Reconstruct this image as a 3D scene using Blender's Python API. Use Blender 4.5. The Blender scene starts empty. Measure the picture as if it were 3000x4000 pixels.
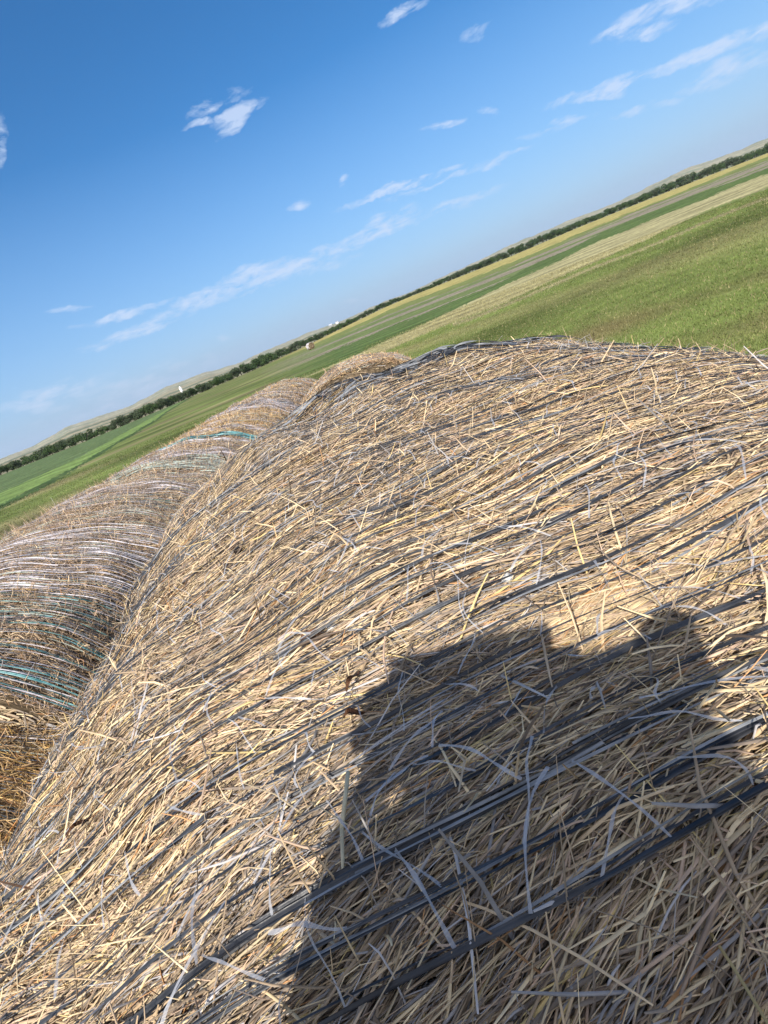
import bpy, bmesh, math, random
import numpy as np
from mathutils import Vector, Matrix, Quaternion

random.seed(7)
C = bpy.context.scene.collection
SC = bpy.context.scene
ZC = 1.43                                    # height of the lens above the field

# ------------------------------------------------------------------ camera
cam_d = bpy.data.cameras.new('camera'); cam = bpy.data.objects.new('camera', cam_d); C.objects.link(cam)
cam.matrix_world = Matrix(((0.93341, 0.34058, 0.11288, 0.0),
                           (-0.02440, 0.37412, -0.92706, 0.0),
                           (-0.35797, 0.86258, 0.35752, ZC),
                           (0, 0, 0, 1)))
cam_d.sensor_fit = 'HORIZONTAL'; cam_d.sensor_width = 36; cam_d.lens = 22.8
cam_d.clip_start = 0.02; cam_d.clip_end = 20000
SC.camera = cam

# ------------------------------------------------------------------ sun and sky
SUN_EL = math.radians(39.0); SUN_AZ = math.radians(195.0)     # azimuth clockwise from +Y: behind and to the left of the lens
sv = Vector((math.sin(SUN_AZ)*math.cos(SUN_EL), math.cos(SUN_AZ)*math.cos(SUN_EL), math.sin(SUN_EL)))
sd = bpy.data.lights.new('sun', 'SUN'); sd.energy = 4.6; sd.angle = math.radians(0.6); sd.color = (1.0, 0.93, 0.82)
so = bpy.data.objects.new('sun', sd); C.objects.link(so)
so.rotation_euler = (-sv).to_track_quat('-Z', 'Y').to_euler(); so.location = (0, 0, 30)
SC.view_settings.view_transform = 'Standard'; SC.view_settings.look = 'None'
SC.view_settings.exposure = 0.45; SC.view_settings.gamma = 1.0
SC.cycles.max_bounces = 6; SC.cycles.transparent_max_bounces = 12

CLOUDS = [[-0.1347,0.9274,0.349,0.9773,0.1825,-0.1076,0.0335,0.0067,0.8],[-0.0857,0.9352,0.3435,0.9958,0.091,0.0007,0.0402,0.0099,0.9],[-0.0977,0.9367,0.3363,0.9733,0.0194,0.2288,0.0306,0.0119,0.75],[-0.1271,0.9226,0.3641,0.9909,0.1015,0.0887,0.0295,0.0113,0.5],[-0.0807,0.9283,0.3629,0.9947,0.0981,-0.0297,0.0312,0.0104,0.25],[-0.381,0.9162,0.1238,0.9225,0.3856,-0.015,0.0882,0.0107,0.6],[-0.2424,0.9612,0.1314,0.9693,0.2457,-0.0094,0.1168,0.0121,0.7],[-0.2516,0.9586,0.1334,0.9643,0.26,-0.0502,0.0708,0.0133,0.8],[-0.1716,0.9751,0.1404,0.9836,0.1776,-0.0313,0.0616,0.0157,0.7],[-0.1182,0.9852,0.1241,0.9928,0.1199,-0.0062,0.1232,0.0123,0.8],[0.0412,0.9912,0.1261,0.9982,-0.0353,-0.0485,0.1025,0.0121,0.8],[0.1995,0.9732,0.1139,0.9775,-0.1896,-0.0921,0.0923,0.0083,0.5],[0.066,0.9884,0.1368,0.9968,-0.0716,0.0367,0.0312,0.0179,0.6],[0.1004,0.9861,0.1327,0.9902,-0.1121,0.0838,0.0401,0.0143,0.45],[-0.0431,0.9933,0.1073,0.9981,0.0475,-0.039,0.0572,0.0075,0.4],[0.1184,0.9778,0.1728,0.991,-0.1055,-0.0822,0.0938,0.0068,0.8],[0.2076,0.9661,0.1535,0.977,-0.197,-0.0811,0.1126,0.0057,0.45],[0.2765,0.9504,0.1427,0.9608,-0.2766,-0.0197,0.0183,0.0078,0.5],[-0.392,0.9072,0.1525,0.9129,0.4041,-0.0572,0.0665,0.0075,0.7],[-0.3913,0.9077,0.1516,0.9037,0.4101,-0.1228,0.0336,0.0057,0.5],[0.4454,0.8807,0.161,0.8918,-0.4204,-0.1674,0.0734,0.01,0.75],[0.5417,0.8282,0.1435,0.8363,-0.5139,-0.191,0.0907,0.0104,0.8],[0.4553,0.8632,0.218,0.8877,-0.4591,-0.0359,0.035,0.0101,0.85],[0.4798,0.8544,0.1994,0.8659,-0.4245,-0.2645,0.0305,0.0093,0.65],[0.5052,0.8371,0.2098,0.8568,-0.4575,-0.2381,0.0558,0.0116,0.8],[0.5305,0.8254,0.1931,0.8401,-0.4817,-0.2493,0.0377,0.0072,0.5],[0.5641,0.8181,0.1118,0.8233,-0.547,-0.1519,0.0516,0.0163,0.5],[0.1911,0.9132,0.36,0.9815,-0.1807,-0.0625,0.0332,0.01,0.8],[0.2163,0.9514,0.2191,0.9608,-0.1676,-0.2208,0.0352,0.0068,0.65],[0.2785,0.9377,0.2078,0.926,-0.2048,-0.317,0.0204,0.0052,0.3],[0.2842,0.9099,0.3021,0.9396,-0.327,0.1011,0.0205,0.0152,0.4],[-0.3981,0.8304,0.3899,-0.6553,0.0401,-0.7543,0.0285,0.0102,0.6],[-0.0475,0.9767,0.2091,0.9949,0.0649,-0.077,0.0186,0.0089,0.4],[-0.5406,0.838,0.0741,0.8356,0.5451,-0.0681,0.0899,0.0177,0.45],[-0.4433,0.8956,0.0381,0.8954,0.4444,-0.0276,0.1554,0.0286,0.3],[-0.2667,0.9618,0.0622,0.7085,0.2394,-0.6639,0.0094,0.0078,0.5],[0.368,0.9176,0.1501,0.9213,-0.3379,-0.1927,0.0538,0.0064,0.4],[0.4763,0.8713,0.1183,0.8647,-0.4398,-0.2424,0.0457,0.0062,0.4],[-0.4527,0.872,0.1864,0.8614,0.4817,-0.1613,0.0366,0.0065,0.4],[0.0345,0.9767,0.2116,0.9713,-0.0826,0.2231,0.0093,0.0077,0.4],[-0.0277,0.999,0.0349,0.9897,0.0323,-0.1394,0.0171,0.0053,0.4]]
W = bpy.data.worlds.new('World'); SC.world = W; W.use_nodes = True
nt = W.node_tree; N = nt.nodes; LK = nt.links; N.clear()
def wm(op, a, b=None, clamp=False):
    n = N.new('ShaderNodeMath'); n.operation = op; n.use_clamp = clamp
    for i, v in enumerate((a, b)):
        if v is None: continue
        if isinstance(v, (int, float)): n.inputs[i].default_value = v
        else: LK.new(v, n.inputs[i])
    return n.outputs[0]
def wdot(v, c):
    n = N.new('ShaderNodeVectorMath'); n.operation = 'DOT_PRODUCT'; LK.new(v, n.inputs[0]); n.inputs[1].default_value = c
    return n.outputs['Value']
sky = N.new('ShaderNodeTexSky'); sky.sky_type = 'NISHITA'; sky.sun_disc = False
sky.sun_elevation = SUN_EL; sky.sun_rotation = SUN_AZ; sky.altitude = 800
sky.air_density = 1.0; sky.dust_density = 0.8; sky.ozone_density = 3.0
tc = N.new('ShaderNodeTexCoord')
dn = N.new('ShaderNodeTexNoise'); dn.inputs['Scale'].default_value = 16; dn.inputs['Detail'].default_value = 6; dn.inputs['Roughness'].default_value = 0.6
LK.new(tc.outputs['Generated'], dn.inputs['Vector'])
sub = N.new('ShaderNodeVectorMath'); sub.operation = 'SUBTRACT'; LK.new(dn.outputs['Color'], sub.inputs[0]); sub.inputs[1].default_value = (.5, .5, .5)
scl = N.new('ShaderNodeVectorMath'); scl.operation = 'MULTIPLY'; LK.new(sub.outputs[0], scl.inputs[0]); scl.inputs[1].default_value = (.035, .035, .03)
vv = N.new('ShaderNodeVectorMath'); vv.operation = 'ADD'; LK.new(tc.outputs['Generated'], vv.inputs[0]); LK.new(scl.outputs[0], vv.inputs[1])
v = vv.outputs[0]
acc = None
for c in CLOUDS:
    cc = Vector(c[0:3]); T = Vector(c[3:6]); B = cc.cross(T)
    a = wm('MULTIPLY', wm('SUBTRACT', wdot(v, T), cc.dot(T)), 1/(c[6]*1.5))
    b = wm('MULTIPLY', wm('SUBTRACT', wdot(v, B), cc.dot(B)), 1/(c[7]*(1.25 if c[6] > .04 else 1.0)))
    r2 = wm('ADD', wm('POWER', wm('ABSOLUTE', a), 1.3), wm('MULTIPLY', b, b))
    m = wm('SUBTRACT', 1.0, r2, clamp=True)
    m = wm('MULTIPLY', wm('MULTIPLY', m, .10+1.15*c[8]), wm('GREATER_THAN', wdot(v, cc), 0.0))
    acc = m if acc is None else wm('MAXIMUM', acc, m)
mp = N.new('ShaderNodeMapping'); mp.inputs['Rotation'].default_value = (0, 0, 0); mp.inputs['Scale'].default_value = (10, 10, 34)
LK.new(tc.outputs['Generated'], mp.inputs['Vector'])
sn = N.new('ShaderNodeTexNoise'); sn.inputs['Scale'].default_value = 2.4; sn.inputs['Detail'].default_value = 10; sn.inputs['Roughness'].default_value = 0.64; sn.inputs['Distortion'].default_value = .35
LK.new(mp.outputs[0], sn.inputs['Vector'])
rp = N.new('ShaderNodeMapRange'); rp.inputs['From Min'].default_value = .32; rp.inputs['From Max'].default_value = .70; rp.inputs['To Min'].default_value = .0; rp.inputs['To Max'].default_value = 1.0
LK.new(sn.outputs['Fac'], rp.inputs['Value'])
fac = wm('MULTIPLY', wm('MULTIPLY', wm('SUBTRACT', wm('MULTIPLY', wm('POWER', acc, .65), wm('ADD', wm('MULTIPLY', rp.outputs[0], 1.9), .15)), .31), 1.05, clamp=True), .74)
# thin all-over veil near the horizon
sx = N.new('ShaderNodeSeparateXYZ'); LK.new(tc.outputs['Generated'], sx.inputs[0])
vl = N.new('ShaderNodeMapRange'); vl.inputs['From Min'].default_value = .36; vl.inputs['From Max'].default_value = .0; vl.inputs['To Min'].default_value = 0; vl.inputs['To Max'].default_value = .85
LK.new(sx.outputs['Z'], vl.inputs['Value'])
mx = N.new('ShaderNodeMix'); mx.data_type = 'RGBA'
hs = N.new('ShaderNodeHueSaturation'); hs.inputs['Saturation'].default_value = 1.34; hs.inputs['Value'].default_value = .88
LK.new(sky.outputs[0], hs.inputs['Color'])
mv = N.new('ShaderNodeMix'); mv.data_type = 'RGBA'; LK.new(vl.outputs[0], mv.inputs[0]); LK.new(hs.outputs[0], mv.inputs[6]); mv.inputs[7].default_value = (1.72, 2.95, 4.9, 1)
# broken white cloud added to the unseen sky behind the camera as fill light
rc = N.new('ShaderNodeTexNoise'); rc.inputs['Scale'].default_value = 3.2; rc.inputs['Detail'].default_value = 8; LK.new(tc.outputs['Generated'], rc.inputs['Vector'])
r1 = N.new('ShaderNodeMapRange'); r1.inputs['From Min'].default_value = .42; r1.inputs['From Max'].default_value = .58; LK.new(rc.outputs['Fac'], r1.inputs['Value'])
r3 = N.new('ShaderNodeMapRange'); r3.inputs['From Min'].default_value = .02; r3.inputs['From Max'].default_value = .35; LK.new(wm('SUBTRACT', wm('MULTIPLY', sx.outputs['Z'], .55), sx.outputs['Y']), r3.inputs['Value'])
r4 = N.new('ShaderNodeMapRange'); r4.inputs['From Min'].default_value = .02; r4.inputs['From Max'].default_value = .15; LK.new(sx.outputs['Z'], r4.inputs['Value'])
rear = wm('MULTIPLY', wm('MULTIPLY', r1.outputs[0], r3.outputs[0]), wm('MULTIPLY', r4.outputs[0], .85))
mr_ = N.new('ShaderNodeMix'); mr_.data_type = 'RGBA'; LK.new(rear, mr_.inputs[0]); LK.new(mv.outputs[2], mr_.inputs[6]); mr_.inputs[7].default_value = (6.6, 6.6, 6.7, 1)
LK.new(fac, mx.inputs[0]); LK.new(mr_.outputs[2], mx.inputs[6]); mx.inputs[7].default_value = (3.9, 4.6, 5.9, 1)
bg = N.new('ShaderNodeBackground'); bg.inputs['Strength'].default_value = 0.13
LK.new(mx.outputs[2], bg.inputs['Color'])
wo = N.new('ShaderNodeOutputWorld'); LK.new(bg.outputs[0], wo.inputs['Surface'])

# ------------------------------------------------------------------ helpers
def tag(o, label=None, cat=None, group=None, kind=None):
    if label: o['label'] = label
    if cat: o['category'] = cat
    if group: o['group'] = group
    if kind: o['kind'] = kind
    return o
def empty(name, loc, rot=(0, 0, 0)):
    o = bpy.data.objects.new(name, None); C.objects.link(o); o.location = loc; o.rotation_euler = rot
    o.empty_display_size = 0.3
    return o
def mesh_np(name, V, F, mat, parent=None, col=None, smooth=False, mats=None, midx=None):
    """V (n,3), F (m,k) same k."""
    V = np.asarray(V, np.float32); F = np.asarray(F, np.int32)
    me = bpy.data.meshes.new(name); n, (m, k) = len(V), F.shape
    me.vertices.add(n); me.vertices.foreach_set('co', V.ravel())
    me.loops.add(m*k); me.loops.foreach_set('vertex_index', F.ravel())
    me.polygons.add(m); me.polygons.foreach_set('loop_start', np.arange(0, m*k, k, dtype=np.int32))
    me.update(calc_edges=True)
    if smooth: me.polygons.foreach_set('use_smooth', np.ones(m, bool))
    if col is not None:
        a = me.color_attributes.new('col', 'FLOAT_COLOR', 'POINT')
        c4 = np.ones((n, 4), np.float32); c4[:, :3] = col
        a.data.foreach_set('color', c4.ravel())
    for mm in (mats or [mat]): me.materials.append(mm)
    if midx is not None: me.polygons.foreach_set('material_index', np.asarray(midx, np.int32))
    me.validate()
    o = bpy.data.objects.new(name, me); C.objects.link(o)
    if parent: o.parent = parent
    return o
class MB:
    """collects simple solids into one mesh"""
    def __init__(s): s.bm = bmesh.new()
    def box(s, c, d, M=None, bev=0):
        r = bmesh.ops.create_cube(s.bm, size=1); vs = r['verts']
        bmesh.ops.scale(s.bm, vec=d, verts=vs); bmesh.ops.translate(s.bm, vec=c, verts=vs)
        if bev: bmesh.ops.bevel(s.bm, geom=list({e for v_ in vs for e in v_.link_edges}), offset=bev, segments=2, affect='EDGES')
        if M is not None: bmesh.ops.transform(s.bm, matrix=M, verts=s.bm.verts[:])
        return vs
    def cyl(s, p0, p1, r0, r1, seg=12):
        p0 = Vector(p0); p1 = Vector(p1); d = p1-p0
        r = bmesh.ops.create_cone(s.bm, cap_ends=True, segments=seg, radius1=r0, radius2=r1, depth=d.length)
        M = Matrix.Translation((p0+p1)/2) @ d.to_track_quat('Z', 'Y').to_matrix().to_4x4()
        bmesh.ops.transform(s.bm, matrix=M, verts=r['verts'])
    def faces(s, pts, fs):
        vs = [s.bm.verts.new(p) for p in pts]
        for f in fs: s.bm.faces.new([vs[i] for i in f])
    def build(s, name, mat, parent=None, smooth=False):
        bmesh.ops.recalc_face_normals(s.bm, faces=s.bm.faces[:])
        me = bpy.data.meshes.new(name); s.bm.to_mesh(me); s.bm.free()
        if smooth:
            for p in me.polygons: p.use_smooth = True
        me.materials.append(mat); o = bpy.data.objects.new(name, me); C.objects.link(o)
        if parent: o.parent = parent
        return o
def principled(name, color=(.5, .5, .5), rough=.7, spec=.3, **kw):
    m = bpy.data.materials.new(name); m.use_nodes = True
    b = m.node_tree.nodes['Principled BSDF']
    b.inputs['Base Color'].default_value = (*color, 1); b.inputs['Roughness'].default_value = rough
    b.inputs['Specular IOR Level'].default_value = spec
    for k, v_ in kw.items(): b.inputs[k].default_value = v_
    return m, m.node_tree, b
def noisy(name, c1, c2, scale=20, rough=.75, spec=.25, stretch=(1, 1, 1), bump=0, detail=5, coord='Object'):
    m, t, b = principled(name, c1, rough, spec)
    tcn = t.nodes.new('ShaderNodeTexCoord'); mpn = t.nodes.new('ShaderNodeMapping'); mpn.inputs['Scale'].default_value = stretch
    t.links.new(tcn.outputs[coord], mpn.inputs[0])
    no = t.nodes.new('ShaderNodeTexNoise'); no.inputs['Scale'].default_value = scale; no.inputs['Detail'].default_value = detail
    t.links.new(mpn.outputs[0], no.inputs['Vector'])
    r = t.nodes.new('ShaderNodeValToRGB'); r.color_ramp.elements[0].position = .35; r.color_ramp.elements[1].position = .65
    r.color_ramp.elements[0].color = (*c1, 1); r.color_ramp.elements[1].color = (*c2, 1)
    t.links.new(no.outputs['Fac'], r.inputs[0]); t.links.new(r.outputs[0], b.inputs['Base Color'])
    if bump:
        bn = t.nodes.new('ShaderNodeBump'); bn.inputs['Strength'].default_value = bump; bn.inputs['Distance'].default_value = .02
        t.links.new(no.outputs['Fac'], bn.inputs['Height']); t.links.new(bn.outputs[0], b.inputs['Normal'])
    return m
def attr_mat(name, rough=.55, spec=.35, nscale=60, namt=.35, transl=0):
    """colour of each stalk / patch comes from its own stored colour, with fine mottling"""
    m, t, b = principled(name, (.5, .4, .3), rough, spec)
    at = t.nodes.new('ShaderNodeAttribute'); at.attribute_name = 'col'
    tcn = t.nodes.new('ShaderNodeTexCoord')
    no = t.nodes.new('ShaderNodeTexNoise'); no.inputs['Scale'].default_value = nscale; no.inputs['Detail'].default_value = 4
    t.links.new(tcn.outputs['Object'], no.inputs['Vector'])
    mr = t.nodes.new('ShaderNodeMapRange'); mr.inputs['From Min'].default_value = .3; mr.inputs['From Max'].default_value = .7
    mr.inputs['To Min'].default_value = 1-namt; mr.inputs['To Max'].default_value = 1+namt
    t.links.new(no.outputs['Fac'], mr.inputs['Value'])
    mu = t.nodes.new('ShaderNodeVectorMath'); mu.operation = 'SCALE'
    t.links.new(at.outputs['Color'], mu.inputs[0]); t.links.new(mr.outputs[0], mu.inputs['Scale'])
    t.links.new(mu.outputs[0], b.inputs['Base Color'])
    if transl:
        tr = t.nodes.new('ShaderNodeBsdfTranslucent'); t.links.new(mu.outputs[0], tr.inputs['Color'])
        ms = t.nodes.new('ShaderNodeMixShader'); ms.inputs[0].default_value = transl
        out = t.nodes['Material Output']
        t.links.new(b.outputs[0], ms.inputs[1]); t.links.new(tr.outputs[0], ms.inputs[2]); t.links.new(ms.outputs[0], out.inputs['Surface'])
    return m
def film(name, col, alpha, rough=.25, spec=.6):
    m, t, b = principled(name, col, rough, spec)
    tcn = t.nodes.new('ShaderNodeTexCoord'); no = t.nodes.new('ShaderNodeTexNoise'); no.inputs['Scale'].default_value = 90; no.inputs['Detail'].default_value = 3
    t.links.new(tcn.outputs['Object'], no.inputs['Vector'])
    mr = t.nodes.new('ShaderNodeMapRange'); mr.inputs['To Min'].default_value = alpha-.18; mr.inputs['To Max'].default_value = min(1, alpha+.18)
    t.links.new(no.outputs['Fac'], mr.inputs['Value']); t.links.new(mr.outputs[0], b.inputs['Alpha'])
    bn = t.nodes.new('ShaderNodeBump'); bn.inputs['Strength'].default_value = .4; bn.inputs['Distance'].default_value = .002
    t.links.new(no.outputs['Fac'], bn.inputs['Height']); t.links.new(bn.outputs[0], b.inputs['Normal'])
    return m

M_STRAW = attr_mat('straw_stalks', .5, .4, 90, .22)
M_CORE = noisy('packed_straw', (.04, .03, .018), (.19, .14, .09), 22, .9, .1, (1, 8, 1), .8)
M_DARK = noisy('dark_net_strand', (.013, .014, .018), (.058, .062, .072), 40, .42, .5, (1, 1, 1), .15)
M_GREY = noisy('grey_net_strand', (.12, .13, .145), (.30, .31, .33), 50, .45, .5, (1, 1, 1), .15)
M_LACE = film('clear_net_lacing', (.48, .49, .53), .55)
M_WHITE = noisy('white_net_strand', (.40, .38, .43), (.74, .71, .76), 60, .35, .5)
M_TEAL = noisy('teal_net_strand', (.04, .12, .12), (.14, .30, .29), 60, .35, .5)
M_TEALB = noisy('bright_teal_strand', (.06, .21, .23), (.20, .42, .43), 60, .35, .5)
M_LILAC = noisy('lilac_grey_net_film', (.28, .26, .28), (.55, .50, .53), 60, .4, .5)
M_PALET = noisy('pale_green_net_film', (.25, .29, .25), (.42, .48, .42), 60, .4, .5)

# ------------------------------------------------------------------ terrain data (azimuth deg, elevation deg of the field edge, distance)
BELT = np.array([(-60,-.47,170),(-40.23,-0.469,170),(-36.92,-0.512,165),(-33.4,-0.601,150),(-29.6,-0.625,130),(-25.57,-0.624,120),(-20.47,-0.61,135),(-13.91,-0.532,170),(-7.42,-0.296,230),(-4.59,-0.109,250),(1.58,0.228,290),(4.55,0.261,300),(15.6,0.112,330),(21.79,0.175,360),(27.31,0.11,380),(32.19,-0.005,420),(36.48,-0.141,460),(60,-.14,460)])
HILL = np.array([(-60,.7),(-39.49,0.81),(-36.59,0.86),(-33.33,1.23),(-30.41,1.16),(-27.47,0.85),(-25.8,0.97),(-23.17,1.28),(-18.99,1.13),(-18.21,0.96),(-14.79,0.74),(-10.84,0.84),(-7.19,0.89),(-3.8,0.66),(0.31,0.8),(4.72,0.73),(10.45,0.88),(15.86,1.11),(20.81,1.11),(24.22,0.92),(27.45,1.04),(31.4,1.22),(34.06,0.95),(36.54,0.87),(60,.9)])
def belt_T(a): return np.interp(a, BELT[:, 0], BELT[:, 2])
RIDGE = 2400.
def terr(a, r):
    a = np.asarray(a, float); r = np.asarray(r, float)
    T = belt_T(a); eb = np.interp(a, BELT[:, 0], BELT[:, 1]); zT = ZC+T*np.tan(np.radians(eb))
    t = np.clip((r-25)/(T-25), 0, 1); z1 = zT*t*t*(3-2*t)
    eh = np.interp(a, HILL[:, 0], HILL[:, 1]) + .03*np.sin(a*.9)+.035*np.sin(a*2.3+2*np.sin(a*.7)+1)*np.sin(a*.37+1)+.012*np.sin(a*7.1+3*np.sin(a*1.3))
    q = np.clip((np.log(np.maximum(r, 1))-np.log(T))/(math.log(RIDGE)-np.log(T)), 0, 1)
    el = eb+(eh-eb)*(0.35*q+0.65*q**2.2)
    z2 = ZC+r*np.tan(np.radians(el))
    zr = ZC+RIDGE*np.tan(np.radians(eh))
    z2 = np.where(r > RIDGE, zr*np.clip(1-(r-RIDGE)/1500, 0, 1), z2)
    z = np.where(r < T, z1, z2)
    fade = np.clip((150-np.abs(a))/60, 0, 1)
    return z*fade
def tpos(az, r, dz=0): 
    a = math.radians(az); return (r*math.sin(a), r*math.cos(a), float(terr(az, r))+dz)
def ip(tab, a): 
    t = np.array(tab); return np.interp(a, t[:, 0], t[:, 1])
CROP_LOW = [(-60, 26), (-41.7, 26.7), (-38.4, 28), (-34.5, 31.3), (-31.8, 36.3), (-28.4, 44.2), (-25.5, 55.4), (-22.9, 90), (-20.5, 140), (-17, 400)]
CROP_MID = [(-60, 44), (-41, 44.5), (-37.7, 45), (-34, 47.4), (-31.4, 53), (-28.6, 65), (-25, 85), (-22, 120), (-18, 300), (-17, 400)]
TAN_LOW = [(-12, 27), (-3, 23), (0, 21.3), (13.3, 21.6), (22.6, 23.9), (26.7, 27.6), (31.9, 32.3), (36.3, 33.6), (60, 34)]
TAN_UP = [(-12, 27.5), (-3, 26), (3.4, 28.3), (11.1, 32.6), (16.1, 39.2), (25, 48), (32, 52), (36.4, 54), (60, 54)]
DK_UP = [(-10, 44), (3.8, 44.5), (15.1, 48), (27.2, 78), (32.1, 77), (36.4, 68), (60, 68)]
MAUVE_UP = [(-10, 96), (4.2, 96), (15.3, 84), (27.2, 118), (32.1, 122), (36.5, 120), (60, 120)]
YEL_LOW = [(-10, 145), (-6.3, 142), (4.4, 138), (15.4, 120), (27.2, 142), (32.1, 163), (36.5, 205), (60, 205)]
def gcol(a, r, rng):
    """colour of each land cover, with shadow painted in along the crop edge"""
    n = len(a)
    x = r*np.sin(np.radians(a)); y = r*np.cos(np.radians(a))
    wob = 1+.03*np.sin(x*.33+y*.11)+.025*np.sin(x*1.1-y*.5)+.02*np.sin(x*.07+1)+.018*rng.standard_normal(n)
    rw = r*wob
    c = np.empty((n, 3)); c[:] = (.180, .225, .066)                        # cut hay field
    k1 = .5+.5*np.sin(y*.9+x*.12+2*np.sin(x*.16)+1.3*np.sin(y*.23)); k2 = .5+.5*np.sin(x*.31+1.7*np.sin(y*.37+x*.05))
    k = np.clip((k1*.6+k2*.5-.62)*3.2, 0, 1)[:, None]*np.clip((rw-9)/8, 0, 1)[:, None]*np.where(a < 4, 1, .8)[:, None]
    c = c*(1-k*.6)+np.array((.33, .275, .145))*k*.65
    dkp = np.clip((np.sin(y*.55-x*.2+2*np.sin(x*.11+y*.07))-.35)*1.6, 0, 1)[:, None]
    c = c*(1-.28*dkp)
    c = c*np.where(a < -4, .74, .87)[:, None]*(1+.16*np.sin(x*.6+1.3*np.sin(y*.7))*np.sin(y*.35+x*.12))[:, None]
    near = (a > 5) & (rw < 10.2)                                           # brownish patches near right
    pb = np.clip((.5+.5*np.sin(x*1.1+y*.6)*np.sin(y*1.9-x*.5+1))*1.6-.5, 0, 1)[:, None]
    c = np.where(near[:, None], c*(1-pb*.7)+np.array((.19, .145, .075))*pb*.7, c)
    R = (a > -16)
    st_ = (1+.22*np.sin(y*2.3+.5*x+2*np.sin(x*.3))*np.sin(x*.21+y*.4)+.10*rng.standard_normal(n))[:, None]
    wl_ = np.where(a < -16.5, 1., np.clip((a+14)/9, 0, 1))[:, None]
    def put(mask, col):
        c[mask] = ((np.array(col)*st_)*wl_+c*(1-wl_))[mask]
    put((a > 8) & (rw > 23.2*ip([(0, .85), (20, .85), (36, 1.05)], a)) & (rw < 24.7*ip([(0, .85), (20, .85), (36, 1.05)], a)), (.31, .28, .15))
    put((a > -14) & (rw > ip(TAN_LOW, a)) & (rw < ip(TAN_UP, a)), (.33, .30, .155))
    put((a > -14) & (rw > ip(TAN_UP, a)) & (rw < ip(DK_UP, a)), (.085, .130, .038))
    put((a > -14) & (rw > ip(DK_UP, a)) & (rw < ip(MAUVE_UP, a)), (.235, .205, .15))
    pg = (a > -14) & (rw > ip(DK_UP, a)) & (rw < ip(MAUVE_UP, a)) & (np.sin(y*.25+x*.05+2*np.sin(x*.04)) > ip([(-4, -.6), (15, .2), (27, .8)], a))
    put(pg, (.13, .17, .06))
    put((a > -14) & (rw > ip(MAUVE_UP, a)) & (rw < ip(YEL_LOW, a)), (.16, .19, .06))
    put((a > -12) & (rw > ip(YEL_LOW, a)), (.36, .31, .11))
    put((a < -17) & (rw > ip(CROP_LOW, a)*.97) & (rw < ip(CROP_LOW, a)*1.10), (.05, .085, .028))  # dark strip: shadow at the crop's near edge, painted into the colour
    put((a < -17) & (rw > ip(CROP_LOW, a)*1.10) & (rw < ip(CROP_MID, a)), (.150, .225, .066))
    put((a < -17) & (rw > ip(CROP_MID, a)), (.098, .145, .058))
    T = belt_T(a)
    wl_ = np.ones((n, 1))
    put((r > T*1.02), (.24, .22, .14))
    put((r > T*1.02) & (a > 0), (.16, .19, .12))
    far = r > T*1.02
    stt = np.sin(np.log(np.maximum(r, 1))*17+2*np.sin(a*.21))
    put(far & (stt > .6) & (r > T*1.3), (.12, .15, .09))
    put(far & (stt < -.6), (.32, .28, .18))
    put(r > 1500, (.33, .31, .215))
    g = (r > 1500) & (np.sin(a*1.3+np.sin(r*.01)*2)*np.sin(r*.006+a*.7) > .35)
    put(g, (.22, .24, .16))
    return c
RNG = np.random.default_rng(3)
az = np.unique(np.concatenate([np.arange(-46, 42, .16), np.arange(42, 180, 4), np.arange(-180, -46, 4), [180.0]]))
def polar(name, rs, mat):
    A, Rr = np.meshgrid(az, rs, indexing='ij'); A = A.ravel(); Rr = Rr.ravel()
    Z = terr(A, Rr); V = np.stack([Rr*np.sin(np.radians(A)), Rr*np.cos(np.radians(A)), Z], 1)
    nr = len(rs); i = np.arange(len(az)-1)[:, None]*nr+np.arange(nr-1)[None]
    i = i.ravel(); F = np.stack([i, i+nr, i+nr+1, i+1], 1)
    return mesh_np(name, V, F, mat, col=gcol(A, Rr, RNG), smooth=True)
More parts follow.
